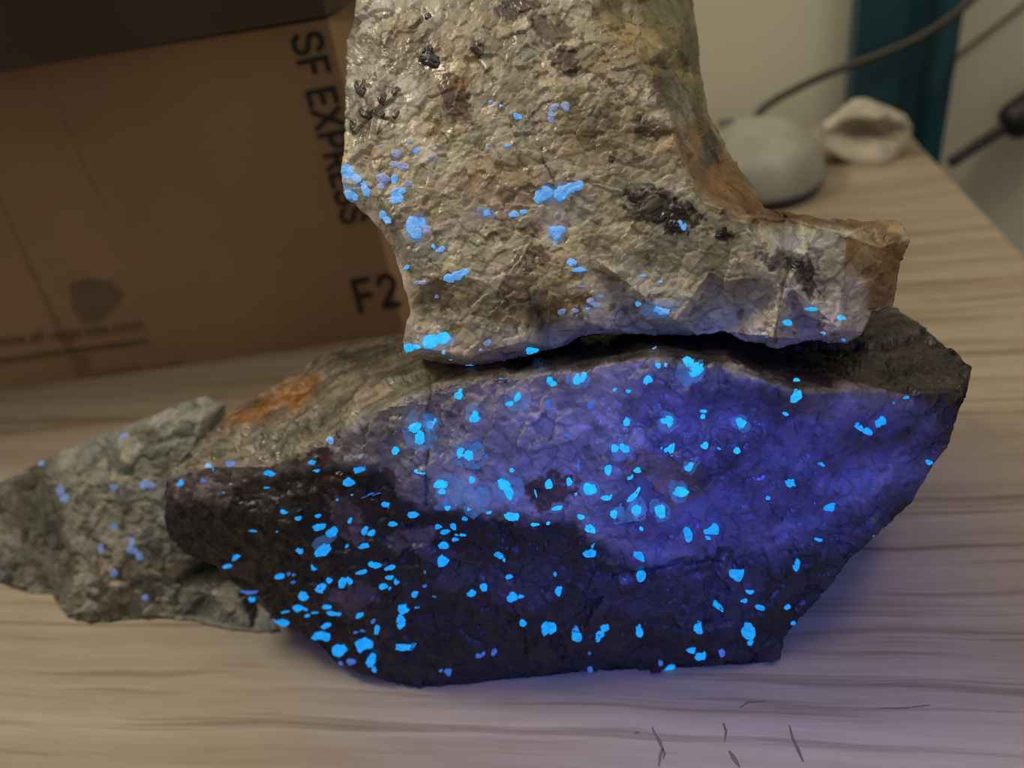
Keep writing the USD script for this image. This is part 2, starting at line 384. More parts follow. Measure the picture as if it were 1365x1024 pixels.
def paint(px, base, regions, blobs, seed, w=14.):
    q = px + wnoise(px, 34., seed) * w * 1.6 + wnoise(px, 9., seed + 2) * w * .6
    col = np.tile(np.array(base, float), (len(px), 1))
    for poly, c, soft in regions:
        g = Polygon(poly)
        d = shapely.distance(shapely.points(q), g.exterior); d = np.where(shapely.contains_xy(g, q[:, 0], q[:, 1]), d, -d)
        m = np.clip(d / soft * .5 + .5, 0, 1)[:, None]
        col = col * (1 - m) + np.array(c) * m
    frn = (meshkit.fbm(np.c_[px / 6., np.full(len(px), seed)], 3, seed + 9) - .5) * 1.0 + (meshkit.fbm(np.c_[px / 15., np.full(len(px), seed + .5)], 3, seed + 19) - .5) * .8
    for x, y, rx, ry, c, a in blobs:
        t = math.radians(a); e = q - (x, y)
        u = (e[:, 0] * math.cos(t) + e[:, 1] * math.sin(t)) / rx; v = (-e[:, 0] * math.sin(t) + e[:, 1] * math.cos(t)) / ry
        m = np.clip((1.08 - np.hypot(u, v) + frn * np.clip(np.hypot(u, v) * 1.4, .35, 1.)) / .28, 0, 1)[:, None]
        col = col * (1 - m) + np.array(c) * m
    return col

def crop(ox, oy, sc, rows):
    return [(ox + r_[0] / sc, oy + r_[1] / sc, r_[2] / sc / 2, r_[3] / sc / 2, r_[4] if len(r_) > 4 and not isinstance(r_[4], str) else 0., r_[-1] if isinstance(r_[-1], str) else '') for r_ in rows]

# ---- the big dark rock at the bottom
big_outline = [(222, 640, 'y', .160), (232, 622, 'y', .164), (285, 570, 'y', .182), (310, 548, 'y', .190), (355, 520, 'y', .198), (400, 495, 'y', .205), (430, 468, 'y', .210), (480, 455, 'y', .214),
    (540, 446, 'y', .216), (620, 428, 'y', .218), (800, 415, 'y', .220), (1000, 405, 'y', .220), (1190, 408, 'y', .216), (1240, 440, 'y', .202), (1280, 475, 'y', .184), (1295, 490, 'y', .176),
    (1288, 530, 'y', .170), (1265, 590, 'y', .165), (1240, 625, 'y', .161), (1215, 670, 'y', .157), (1165, 715, 'y', .152), (1135, 745, 'y', .150), (1092, 800, 'y', .148), (1060, 833, 'y', .146), (1044, 850, 'y', .145),
    (1040, 879, 'z', .002), (1000, 886, 'z', 0), (800, 893, 'z', 0), (700, 903, 'z', 0), (620, 911, 'z', 0), (560, 918, 'z', 0), (520, 909, 'z', .001), (490, 900, 'y', .1345), (450, 885, 'y', .137), (420, 856, 'y', .140),
    (395, 842, 'y', .142), (365, 825, 'y', .144), (340, 800, 'y', .147), (315, 780, 'y', .149), (290, 755, 'y', .151), (250, 740, 'y', .153), (224, 715, 'y', .156), (219, 690, 'y', .158)]
big_ctrl = [(280, 622, 'y', .157), (360, 622, 'y', .155), (430, 590, 'y', .154), (500, 548, 'y', .153), (560, 522, 'y', .152), (630, 505, 'y', .151), (720, 498, 'y', .150), (800, 488, 'y', .150), (870, 475, 'y', .150), (910, 482, 'y', .149),
    (960, 490, 'y', .151), (1010, 507, 'y', .148), (1060, 525, 'y', .147), (1130, 524, 'y', .151), (1210, 528, 'y', .158), (1275, 522, 'y', .166),
    (300, 690, 'y', .150), (380, 700, 'y', .1465), (480, 680, 'y', .146), (600, 620, 'y', .1465), (700, 600, 'y', .145), (800, 580, 'y', .1455), (900, 600, 'y', .144), (1000, 600, 'y', .147), (1100, 620, 'y', .152), (1180, 610, 'y', .158),
    (400, 780, 'y', .1425), (500, 780, 'y', .139), (620, 720, 'y', .141), (750, 740, 'y', .1405), (880, 720, 'y', .142), (1000, 740, 'y', .147), (1090, 720, 'y', .151),
    (520, 860, 'y', .135), (640, 850, 'y', .135), (780, 850, 'y', .1355), (900, 850, 'y', .1385), (1000, 840, 'y', .1435),
    (360, 565, 'y', .172), (420, 540, 'y', .175), (500, 495, 'y', .180), (600, 465, 'y', .185), (750, 450, 'y', .186), (900, 440, 'y', .186), (1050, 460, 'y', .186), (1150, 470, 'y', .184), (1220, 485, 'y', .178)]
quartz_zone = [(425, 596), (500, 549), (560, 522), (700, 500), (870, 474), (960, 488), (1010, 506), (1060, 528), (1130, 522), (1215, 530), (1255, 560), (1215, 600), (1180, 645), (1110, 690), (1010, 735), (950, 750), (850, 735), (790, 725), (765, 690), (690, 692), (620, 682), (560, 668), (525, 650), (515, 625), (450, 618)]
_qz = Polygon(quartz_zone)
def big_relief(q):
    d = shapely.distance(shapely.points(q), _qz.exterior); d = np.where(shapely.contains_xy(_qz, q[:, 0], q[:, 1]), d, -d)
    m = np.clip(d / 12 + .5, 0, 1)
    crack = np.abs(q[:, 0] - 570 + .03 * (q[:, 1] - 600)); cm = np.exp(-(crack / 4.) ** 2) * ((q[:, 1] > 480) & (q[:, 1] < 675))
    l2 = np.abs(q[:, 1] - 752 - 8 * np.sin(q[:, 0] / 40.)); cm2 = np.exp(-(l2 / 5.) ** 2) * np.clip((q[:, 0] - 790) / 40, 0, 1) * np.clip((980 - q[:, 0]) / 40, 0, 1)
    return -.0018 * m * np.clip((930 - q[:, 0]) / 160, 0, 1) + .0012 * cm + .0018 * cm2
big = Rock(big_outline, big_ctrl, .075, lambda V: np.full(len(V), 0.0), .0042, .00050, seed=11, relief=big_relief, edge=60., thick_fn=lambda p: np.clip((p[:, 0] - 190) / 260, .18, 1))
brown, rust = (.27, .225, .155), (.26, .115, .03)
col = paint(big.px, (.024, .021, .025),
    [([(215, 630), (285, 565), (400, 490), (480, 450), (800, 400), (1190, 400), (1300, 485), (1288, 522), (1210, 526), (1060, 524), (960, 488), (870, 472), (700, 497), (560, 520), (430, 592), (360, 622), (280, 628)], brown, 10),
     ([(280, 572), (330, 538), (400, 502), (425, 498), (432, 515), (395, 545), (350, 562), (310, 574)], rust, 10),
     ([(425, 470), (480, 450), (560, 440), (560, 475), (500, 492), (440, 505)], (.10, .08, .055), 16),  # dark brown stone, with shade beside the upper rock painted in
     ([(232, 618), (300, 590), (420, 560), (520, 520), (560, 515), (520, 548), (430, 600), (360, 624), (280, 622)], (.27, .24, .175), 16),
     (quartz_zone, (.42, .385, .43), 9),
     ([(840, 500), (960, 486), (1060, 526), (1215, 528), (1260, 560), (1220, 640), (1110, 720), (960, 770), (860, 752), (800, 700), (830, 640), (850, 560)], (.155, .145, .27), 30),  # violet torch tint and dimmer right half put into the quartz colour
     ([(640, 448), (780, 446), (965, 440), (1180, 412), (1190, 470), (1060, 518), (1005, 500), (950, 490), (870, 475), (780, 490), (690, 494)], (.035, .030, .024), 6),  # shade of the gap under the upper rock, put into the colour
     ([(228, 632), (300, 618), (370, 622), (430, 606), (440, 618), (370, 634), (330, 636), (300, 668), (250, 672), (230, 660)], (.30, .235, .245), 8),
     ([(1050, 400), (1190, 400), (1300, 485), (1285, 530), (1240, 545), (1200, 520), (1060, 522)], (.055, .044, .033), 10)],  # shadow of the upper rock on the right of the top, painted in
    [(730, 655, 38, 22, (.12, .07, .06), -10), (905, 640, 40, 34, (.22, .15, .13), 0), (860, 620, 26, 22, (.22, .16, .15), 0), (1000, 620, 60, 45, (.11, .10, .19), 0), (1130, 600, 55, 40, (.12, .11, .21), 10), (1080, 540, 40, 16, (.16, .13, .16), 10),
     (985, 500, 26, 8, (.34, .30, .28), 20), (560, 600, 60, 40, (.46, .43, .45), 0), (680, 560, 60, 40, (.45, .41, .46), 0), (640, 655, 50, 26, (.52, .48, .5), 0),
     (462, 690, 22, 40, (.13, .10, .13), -20), (545, 722, 32, 16, (.15, .11, .14), -15), (470, 800, 36, 22, (.14, .105, .135), -30), (420, 750, 20, 14, (.08, .06, .075), 0), (330, 760, 20, 14, (.09, .065, .08), 0), (610, 770, 34, 18, (.075, .06, .085), -20),
     (340, 655, 30, 14, (.07, .055, .06), 0), (580, 740, 40, 10, (.08, .06, .08), 10), (700, 780, 60, 40, (.055, .045, .07), 0), (850, 790, 90, 34, (.05, .042, .075), 5), (960, 790, 60, 50, (.05, .042, .08), 0), (430, 606, 10, 14, (.20, .07, .06), 40), (445, 640, 16, 5, (.16, .07, .07), 0)], 11)
lum = big.cell_rand[big.cell_id]
col *= (1 - .35 * (1 - big.border) * np.clip(nz(big.V, .01, 71) * 5 + .5, 0, 1))[:, None]
col *= (.84 + .32 * lum[:, :1]) * (.90 + .2 * big.cell2[:, :1])
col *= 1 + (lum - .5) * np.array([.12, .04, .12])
speck = nz(big.V, .0028, 91, 2); col = col * (1 - .4 * np.clip((speck - .14) / .1, 0, 1))[:, None]
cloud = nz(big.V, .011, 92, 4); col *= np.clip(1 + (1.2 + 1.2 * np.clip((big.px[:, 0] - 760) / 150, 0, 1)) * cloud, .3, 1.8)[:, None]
_tf = Polygon([(215, 630), (285, 565), (400, 490), (480, 450), (800, 400), (1190, 400), (1300, 485), (1288, 522), (1210, 524), (1060, 522), (960, 488), (870, 472), (700, 497), (560, 518), (430, 590), (360, 618), (280, 622)])
_q = big.V @ np.array([[.93, .30, -.2], [-.3, .93, .15], [.2, -.1, .97]]).T / np.array([.016, .0022, .004])
streak = meshkit.fbm(_q, 3, 66) - .5
col *= np.where(shapely.contains_xy(_tf, big.px[:, 0], big.px[:, 1]), np.clip(1 + 2.6 * streak, .35, 1.9), 1.)[:, None]
crackm = np.exp(-((big.px[:, 0] - 570 + .03 * (big.px[:, 1] - 600) + wnoise(big.px, 25., 4)[:, 0] * 10) / 2.2) ** 2) * ((big.px[:, 1] > 500) & (big.px[:, 1] < 675))
col = col * (1 - .75 * crackm[:, None]) + np.array((.05, .025, .02)) * .75 * crackm[:, None]

dark_rock = thing('dark_mineral_rock', 'large dark rock with violet-lit quartz band and many glowing blue grains', 'rock', (0, .17, 0))
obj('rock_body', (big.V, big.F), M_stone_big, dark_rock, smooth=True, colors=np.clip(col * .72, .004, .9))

g_big = crop(200, 570, 2.528, [
    (105,186,24,20), (170,183,18,16,'d'), (193,127,28,16,-10,'p'), (207,143,10,12), (270,124,40,14,'d'), (397,157,40,22), (385,206,26,6), (245,220,8,6), (458,282,28,14,15), (505,302,18,18), (345,351,34,6), (434,344,8,5), (547,118,30,16), (559,147,24,10),
    (672,183,46,28), (706,140,50,20,-8), (602,40,28,34,'p'), (632,243,10,8), (683,225,8,6), (740,233,60,7,-10,'d'), (790,265,34,24), (568,297,22,14,-25), (570,335,40,28,-15), (612,355,38,36,-35), (586,410,56,42,-20), (672,317,14,16), (720,352,24,28), (742,360,28,22),
    (818,325,34,24), (888,293,44,22), (660,403,12,10), (722,400,44,14), (502,419,38,22,-10), (288,438,28,20,-35), (264,464,32,14,-10), (550,476,30,22), (754,466,46,26,10), (808,475,38,16), (714,486,38,16), (433,505,32,20), (466,495,18,12,'d'), (484,497,12,8,'d'), (480,523,18,8,'d'),
    (650,521,34,40,20), (677,511,34,20,20), (603,515,24,26,-50), (574,545,34,22,-10), (516,569,42,32), (335,552,64,12,'d'), (343,578,26,20), (806,508,26,18), (829,522,20,20), (783,540,32,24), (806,547,10,10), (926,533,16,14,'d'), (895,556,22,24), (930,480,8,14,'d'), (958,569,16,6,'d'),
    (902,602,18,18), (854,610,40,36,30), (845,654,30,58), (857,737,58,36), (494,613,38,28,-20), (520,617,20,16), (593,607,32,22,-15), (616,631,50,24), (553,628,22,12), (525,640,16,12), (704,635,32,20,-30), (455,622,26,8), (437,661,70,30), (590,674,40,16,-15), (575,708,58,36,20),
    (750,655,16,20,35,'d'), (765,682,22,36), (714,690,22,12,'d'), (690,694,16,10,'d'), (717,736,56,46), (632,757,52,42), (678,787,36,22,'d'), (642,796,20,14,'d'), (744,786,30,36,20), (757,812,20,20), (980,817,12,14,'d'), (1003,828,26,28,-20,'d'), (1107,772,24,24,-30,'d'), (1122,762,14,14,'d'), (1158,762,20,24,'d'),
    (966,342,26,20), (1020,338,24,30), (990,360,34,20), (1030,366,14,10), (1052,366,26,12), (1024,384,30,14), (985,404,40,24), (985,454,44,36), (1058,314,20,16), (1175,432,34,24), (1193,446,10,16), (1209,507,24,16), (1126,533,28,26), (1084,557,32,28), (1222,568,44,34), (1250,566,20,16), (1256,660,22,28), (1341,680,46,44,-10),
    (1219,300,60,30,10,'c'), (1298,326,30,14,'c'), (1342,319,14,12,'c'), (1141,291,20,10,'c'), (1073,281,18,14,'c'), (1002,270,26,16,'c'), (1086,174,22,24,'c'), (980,190,42,34,'c'), (985,214,26,20,'c'), (1000,244,16,40,'d'), (1190,195,40,50,-20,'c'), (1207,226,34,46,-20,'c'), (1220,142,16,14,'c'), (905,147,36,16,-8,'c'), (823,82,30,24,'c'), (1055,80,40,34,30,'c'), (1076,94,34,34,'c'), (1298,232,22,8,45,'p'), (1343,194,26,34,'c')])
g_big += crop(500, 440, 2.967, [
    (328,262,34,34,'c'), (332,240,22,22,'c'), (497,187,22,14,'d'), (562,268,26,40,20,'c'), (532,292,40,20,'c'), (395,346,40,40,15,'c'), (402,325,26,24,'c'), (214,378,28,30,'c'), (230,362,26,20,'c'), (155,390,46,44,-20,'c'), (176,428,42,62,-15,'c'), (690,200,30,34,'c'), (706,212,26,26,'c'), (800,196,32,44,'c'), (824,186,26,42,'c'), (685,295,22,46,-15,'d'), (852,293,30,38,'d'),
    (948,240,16,12,'c'), (1002,243,24,16,'c'), (1120,138,22,26,'c'), (1150,135,16,14,'p'), (1078,195,36,38,'c'), (1236,125,46,40,20,'c'), (1270,148,56,60,'c'), (1262,172,36,36,'c'), (1142,360,30,26,'c'), (1164,362,36,48,'c'), (1298,322,28,16,'c'), (1296,343,24,20,'c'), (995,370,28,38,'c'), (760,415,36,12,20,'d'), (1105,75,30,5,-35,'p')])
g_big += crop(600, 570, 2.528, [
    (432,130,10,34,'d'), (554,72,26,30,'c'), (588,70,34,32,'c'), (532,138,24,42,'c'), (606,166,20,18,'c'), (630,148,30,20,'c'), (745,75,28,44,15,'c'), (730,80,20,20,'c'), (713,73,8,10,'p'), (856,57,28,24,'c'), (904,68,12,8), (966,77,28,24,'c'), (812,133,26,40,15,'c'), (806,140,30,18,'c'), (401,186,22,32,'c'), (470,207,46,40,20,'c'), (423,228,12,16,'p'), (527,232,50,18,-15,'c'), (620,230,54,20,-40,'c'),
    (360,274,48,16,-12,'c'), (778,224,54,38,'c'), (440,302,24,18,'c'), (552,293,30,24,'c'), (628,277,32,46,20,'c'), (708,277,36,52,-10,'c'), (472,338,46,22,35,'c'), (644,338,14,12,'c'), (482,397,14,12), (470,425,48,26), (638,431,44,24,35), (643,498,38,32), (800,358,28,34), (888,347,46,34), (866,352,24,20), (869,372,20,14),
    (353,496,14,16), (364,561,28,28), (967,496,56,50), (1008,552,32,16,10), (988,579,28,20), (1041,602,36,24,20), (905,607,28,26), (833,665,30,48,-10), (1001,680,54,52), (1010,718,26,34), (842,761,38,44,-20), (811,743,32,22), (915,758,26,24,'d'), (740,807,38,26), (708,782,20,16,40,'d'), (471,808,22,22,'d'), (470,764,12,10,'d'),
    (427,706,40,46), (423,682,14,20,'d'), (340,685,36,38,-30), (320,668,20,20), (520,674,34,28,-30), (505,700,34,32,-20), (638,690,28,38,-15), (1138,607,26,18,20), (1155,659,16,18,40), (1168,463,30,40,10), (1242,379,28,14,10), (1283,278,48,28,-10), (1145,184,38,38), (1071,237,18,12), (1247,117,22,12), (978,0,20,10)])
g_big += crop(845, 450, 2.625, [(568,152,26,18,'c'), (564,207,42,32,-20,'c'), (533,272,30,12,25,'c'), (375,300,36,34,'c'), (783,308,50,24,45), (820,332,46,24,8), (868,302,42,42), (952,210,20,14), (905,225,8,6), (1035,438,26,18), (836,691,8,7,'d')])
G_halo = mat('glow_halo', {'tc': ('texture_coordinate', {}), 'n': ('noise_texture', {'scale': 260.0, 'detail': 3.0}),  # glow halo round bright grains, put in as see-through emissive patches
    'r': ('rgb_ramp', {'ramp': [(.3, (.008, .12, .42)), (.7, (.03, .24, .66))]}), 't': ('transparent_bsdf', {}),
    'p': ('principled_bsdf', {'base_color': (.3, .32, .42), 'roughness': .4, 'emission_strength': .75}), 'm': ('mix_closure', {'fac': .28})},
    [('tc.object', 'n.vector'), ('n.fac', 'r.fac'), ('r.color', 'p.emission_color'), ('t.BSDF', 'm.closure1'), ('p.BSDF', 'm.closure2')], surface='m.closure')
def halo_patches(rock, parent, rows):
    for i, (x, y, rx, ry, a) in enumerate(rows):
        obj('glow_halo_patch', rock.grain(x, y, rx, ry, a, .035, seed=500 + i), G_halo, parent, smooth=True, label='added glow halo patch around bright grains')
KIND = {'': G_blue, 'c': G_cyan, 'd': G_dim, 'p': G_pale, 'l': G_lilac, 's': G_soft}
LAB = {'d': 'dim blue fluorescent grain', 'l': 'pale lilac fluorescent grain'}
def grains(rock, parent, rows, default=''):
    for i, (x, y, rx, ry, a, k) in enumerate(rows):
        obj('fluorescent_grain', rock.grain(x, y, max(rx, 1.3), max(ry, 1.2), a, seed=i), KIND[k or default], parent, label=LAB.get(k or default))
grains(big, dark_rock, g_big)
halo_patches(big, dark_rock, [(626, 606, 30, 20, 10), (556, 577, 20, 30, -15), (598, 655, 30, 30, 0), (634, 670, 22, 22, 0), (905, 656, 16, 16, 0), (432, 722, 16, 9, -30), (838, 684, 30, 13, -20), (632, 552, 13, 17, 10), (688, 536, 16, 15, 0), (771, 506, 16, 15, 0), (921, 490, 23, 22, 0), (890, 563, 17, 15, 0), (676, 655, 20, 26, -20),
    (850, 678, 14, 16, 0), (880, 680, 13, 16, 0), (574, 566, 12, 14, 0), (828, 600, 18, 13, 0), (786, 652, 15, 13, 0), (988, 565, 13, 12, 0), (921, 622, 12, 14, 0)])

# ---- the quartz rock standing on it
def lean(rows): return [(a, b, k, .160 + (1.3 - .25 * min(max((a - 680) / 300, 0), 1)) * (v - .160)) for a, b, k, v in rows]
top_outline = [(500, -90, 'y', .222), (484, -30, 'y', .217), (473, 20, 'y', .212), (463, 45, 'y', .208), (460, 110, 'y', .200), (461, 200, 'y', .189), (457, 255, 'y', .182), (470, 270, 'y', .180), (490, 287, 'y', .178), (508, 308, 'y', .176), (524, 335, 'y', .173), (533, 365, 'y', .170), (543, 395, 'y', .167), (548, 412, 'y', .165), (543, 430, 'y', .163), (537, 458, 'y', .161), (541, 471, 'y', .161),
    (575, 482, 'y', .161), (630, 490, 'y', .161), (680, 479, 'y', .162), (740, 465, 'y', .163), (782, 445, 'y', .165), (850, 446, 'y', .165), (930, 447, 'y', .165), (965, 443, 'y', .165), (1000, 458, 'y', .163), (1035, 466, 'y', .162), (1080, 456, 'y', .163), (1130, 458, 'y', .163), (1150, 445, 'y', .164), (1165, 417, 'y', .168), (1190, 409, 'y', .172),
    (1200, 350, 'y', .180), (1212, 320, 'y', .183), (1206, 300, 'y', .187), (1190, 292, 'y', .190), (1150, 296, 'y', .190), (1090, 289, 'y', .192), (1020, 277, 'y', .200), (1000, 245, 'y', .210), (985, 225, 'y', .215), (970, 195, 'y', .221), (945, 150, 'y', .230), (935, 100, 'y', .237), (931, 50, 'y', .243), (921, 0, 'y', .250), (905, -90, 'y', .262)]
top_ctrl = [(560, 465, 'y', .157), (630, 476, 'y', .1565), (700, 455, 'y', .158), (780, 430, 'y', .160), (900, 428, 'y', .159), (1030, 450, 'y', .1575), (1120, 440, 'y', .1585),
    (500, 250, 'y', .177), (500, 150, 'y', .188), (510, 40, 'y', .202), (560, 380, 'y', .164), (540, 320, 'y', .169), (600, 250, 'y', .1755), (620, 120, 'y', .188), (620, 0, 'y', .203), (620, -80, 'y', .214),
    (600, 370, 'y', .164), (700, 380, 'y', .1635), (700, 250, 'y', .174), (720, 120, 'y', .187), (730, 0, 'y', .201), (800, 350, 'y', .1660), (820, 230, 'y', .175), (800, 120, 'y', .185), (790, 20, 'y', .197), (790, -80, 'y', .208),
    (850, 85, 'y', .190), (890, 150, 'y', .184), (910, 220, 'y', .177), (935, 268, 'y', .173), (985, 288, 'y', .173), (1090, 302, 'y', .172), (1130, 312, 'y', .170), (950, 360, 'y', .1668), (1050, 380, 'y', .1660), (1125, 380, 'y', .1662),
    (1175, 330, 'y', .175), (1160, 400, 'y', .169), (860, 0, 'y', .212), (870, -80, 'y', .222), (900, 60, 'y', .212), (920, 150, 'y', .204), (950, 230, 'y', .195), (985, 265, 'y', .188), (1050, 290, 'y', .184), (1150, 303, 'y', .180)]
_up = (big.N[:, 2] > .2); _bt = LinearNDInterpolator(big.V[_up][::3, :2], big.V[_up][::3, 2])
def top_floor(V):
    # rests on the big rock's sloping top: hollow beneath the middle, bearing at its two lower lobes
    z = _bt(V[:, :2]); z = np.where(np.isnan(z), -1., z)
    return np.maximum(z + .0010, .04)
top = Rock(lean(top_outline), lean(top_ctrl), .055, top_floor, .0038, .00032, step=1.6, seed=23, edge=80., warp=.7)
dk, br = (.06, .05, .05), (.17, .095, .05)
col = paint(top.px, (.56, .50, .375),
    [([(790, -90), (800, 20), (870, 90), (905, 190), (935, 262), (1000, 290), (1215, 300), (1205, 285), (1020, 270), (950, 140), (930, -90)], (.26, .21, .105), 14),
     ([(900, 170), (950, 160), (1010, 265), (1030, 285), (960, 285), (925, 230)], (.33, .18, .065), 18),
     ([(950, 262), (1010, 268), (1100, 288), (1205, 292), (1195, 304), (1090, 300), (1000, 292)], (.26, .135, .07), 8),
     ([(800, -60), (900, -20), (925, 60), (930, 140), (900, 120), (860, 60)], (.30, .26, .14), 14),
     ([(1122, 315), (1205, 300), (1215, 330), (1190, 412), (1160, 418), (1150, 380), (1125, 350)], (.27, .165, .075), 9),
     ([(990, 296), (1125, 318), (1122, 350), (1040, 340), (980, 325)], (.50, .47, .43), 10),
     ([(1045, 380), (1145, 370), (1155, 420), (1130, 455), (1040, 462)], (.52, .46, .46), 10),
     ([(820, 300), (1020, 345), (1035, 450), (800, 440), (770, 380)], (.52, .475, .36), 16),
     ([(790, 20), (850, 20), (905, 70), (925, 110), (890, 100), (830, 60)], (.52, .44, .24), 8),
     ([(550, 420), (640, 470), (740, 445), (800, 438), (780, 458), (630, 486), (545, 470)], (.48, .42, .36), 8)],
    [(605, 122, 20, 20, br, 0), (610, 152, 18, 14, br, 0), (625, 110, 24, 8, (.32, .2, .09), -30), (637, 66, 12, 12, br, 20), (690, 372, 26, 34, (.17, .115, .075), 10), (718, 340, 18, 16, br, 0), (705, 300, 22, 14, (.2, .13, .08), 0),
     (865, 268, 38, 24, (.10, .08, .055), 10), (905, 292, 30, 22, (.07, .055, .045), 0), (1055, 352, 42, 16, (.10, .09, .08), 10), (1075, 375, 10, 24, (.12, .10, .10), -30), (962, 312, 14, 8, dk, 30),
     (690, 12, 30, 16, (.12, .085, .06), 0), (735, 42, 28, 22, (.17, .13, .08), 20), (750, 80, 20, 16, (.12, .07, .05), 30), (690, 55, 24, 14, (.28, .25, .17), 0),
     (600, 390, 40, 26, (.34, .27, .17), 0), (700, 420, 50, 20, (.35, .27, .16), 0), (640, 300, 40, 26, (.36, .29, .2), 0), (600, 180, 30, 20, (.37, .27, .15), 0), (760, 405, 36, 12, (.34, .23, .1), 0), (780, 150, 50, 40, (.38, .32, .2), 0),
     (545, 60, 60, 40, (.36, .3, .2), 0), (500, 140, 30, 50, (.4, .34, .25), 0), (890, 120, 30, 22, (.16, .13, .075), 30), (870, 170, 22, 16, (.2, .15, .09), 0), (945, 200, 16, 26, (.14, .11, .07), 20), (915, 60, 14, 30, (.2, .17, .1), 0),
     (660, 180, 60, 30, (.50, .45, .34), 0), (680, 100, 34, 60, (.46, .42, .31), 0), (740, 270, 50, 40, (.50, .44, .37), 0), (560, 330, 30, 40, (.38, .34, .27), 0), (700, 265, 90, 30, (.47, .41, .35), 0), (520, 320, 22, 60, (.40, .37, .30), 30)], 23)
lum = top.cell_rand[top.cell_id]
col *= (1 - .28 * (1 - top.border) * np.clip(nz(top.V, .012, 72) * 5 + .5, 0, 1))[:, None] * (.88 + .24 * top.cell3[:, :1])
col *= (.80 + .40 * lum[:, :1]) * (.88 + .24 * top.cell2[:, :1])
cloud = nz(top.V, .014, 93, 4); col *= np.clip(1 + cloud[:, None] * np.array([1.3, 1.55, 1.95]), .3, 1.6)
stain = np.clip((nz(top.V, .019, 97, 4) - .06) * 6, 0, 1)[:, None]; col = col * (1 - .6 * stain) + .6 * stain * col * np.array([.72, .52, .30])
milk = np.clip((nz(top.V, .017, 98, 4) - .05) * 6, 0, 1)[:, None]; col = col * (1 - .5 * milk) + .5 * milk * np.array([.60, .565, .46])
col *= 1 + (lum - .5) * np.array([.06, .04, .22])
speck = nz(top.V, .0030, 95, 3); col = np.where((speck > .20)[:, None], col * np.array([.55, .45, .35]), col)
def vein(px, pts, w):
    from shapely.geometry import LineString
    return np.exp(-(shapely.distance(shapely.points(px + wnoise(px, 20., 77) * 6), LineString(pts)) / w) ** 2)[:, None]
for pts, w, c in (([(722, 198), (724, 215), (734, 232), (740, 245)], 1.5, (.06, .045, .03)), ([(700, 165), (712, 150), (725, 138), (745, 135)], 2.2, (.09, .06, .04)),
                  ([(1035, 460), (1040, 400), (1050, 360)], 2.5, (.2, .13, .09)), ([(1080, 400), (1060, 345), (1098, 390)], 1.6, (.07, .06, .06))):
    m = vein(top.px, pts, w); col = col * (1 - m) + np.array(c) * m
quartz = thing('quartz_rock', 'cream and brown quartz rock standing on top of the large dark rock', 'rock', (.02, .18, .09))
obj('rock_body', (top.V, top.F), M_stone_top, quartz, smooth=True, colors=np.clip(col * .82, .01, .9))
M_darkgrain = plain('dark_mineral_grain', (.035, .032, .036), .3, scale=400.)
M_browngrain = plain('brown_mineral_grain', (.085, .06, .045), .35, scale=400.)
for i, (x, y, rx, ry, a, m_) in enumerate(((573, 80, 14, 10, 20, 0), (570, 70, 7, 10, 0, 0), (480, 116, 10, 12, 0, 1), (528, 123, 7, 7, 30, 1), (489, 150, 10, 9, 0, 1), (527, 153, 6, 7, 0, 1), (509, 152, 4, 5, 0, 1), (471, 168, 5, 8, 0, 1), (510, 132, 6, 9, 0, 1), (571, 22, 6, 5, 0, 0), (637, 67, 9, 10, 30, 1), (815, 211, 6, 5, 0, 1),
                                           (880, 290, 11, 8, -20, 0), (897, 300, 9, 9, 20, 0), (845, 262, 12, 6, 30, 0), (1060, 350, 14, 7, 20, 0), (1078, 368, 7, 9, 30, 0), (960, 313, 8, 5, -30, 0), (965, 308, 5, 6, 0, 0), (905, 280, 10, 7, 0, 0))):
    obj('mineral_grain', top.grain(x, y, rx, ry, a, .34, seed=900 + i), (M_darkgrain, M_browngrain)[m_], quartz, label=('black mineral grain', 'dark brown mineral grain')[m_])
g_top = crop(430, 0, 2.967, [
    (772,462,36,26), (705,420,16,14), (665,403,26,16,'l'), (918,430,46,32,-15,'l'), (965,425,38,40,'l'), (905,463,34,40,'l'), (735,583,24,16), (663,577,14,10,'l'), (373,600,30,20), (348,568,22,14,'l'), (432,625,24,14,'l'), (295,610,40,36,'l'), (318,658,50,40,'l'), (285,650,40,30,'l'), (238,705,54,50,'l'), (228,735,40,34,'l'), (282,708,30,40), (300,760,60,40,-20), (285,790,50,30), (308,785,24,40), (340,728,36,30,'l'),
    (108,684,36,60,30), (138,708,50,34,40), (105,768,46,40,20), (128,778,40,30,20), (168,748,30,70,-25), (240,850,36,34,35), (258,870,40,30,35), (355,890,64,70), (372,922,50,50), (392,880,40,40), (412,908,34,40,'l'), (465,984,42,24,-20), (438,975,14,20), (645,838,36,22), (757,846,42,30), (793,837,28,24), (860,776,60,54,-15), (890,758,44,50), (942,762,64,64), (975,745,60,50,-20), (1008,735,48,44), (910,906,40,36), (938,908,46,36), (925,930,36,36), (918,962,28,24,'l'), (228,575,20,14,'l')])
g_top += crop(430, 200, 2.967, [
    (335,465,40,16,-20), (500,508,50,36,-12), (535,496,60,40,-12), (562,482,34,34), (388,525,50,18,'l'), (452,580,20,16,'l'), (985,445,44,34,-20), (1015,473,60,24), (430,758,90,50,-10,'c'), (475,745,80,46,-5,'c'), (335,785,48,46,'c'), (370,780,36,24,'c'), (480,800,18,14), (507,828,14,12), (652,762,32,32,'l'), (626,792,18,14,'l'), (828,788,60,18,-10,'c'), (585,856,40,8), (1060,596,34,30,'l'), (1080,612,40,24,'l'), (1100,580,30,16,'l'), (1050,628,24,14), (950,635,34,20,'l'), (1000,635,30,20,'l'), (1020,540,22,8,'l'), (1270,493,28,12), (1338,518,20,10), (1248,610,30,22), (1325,632,44,30), (1350,642,60,30)])
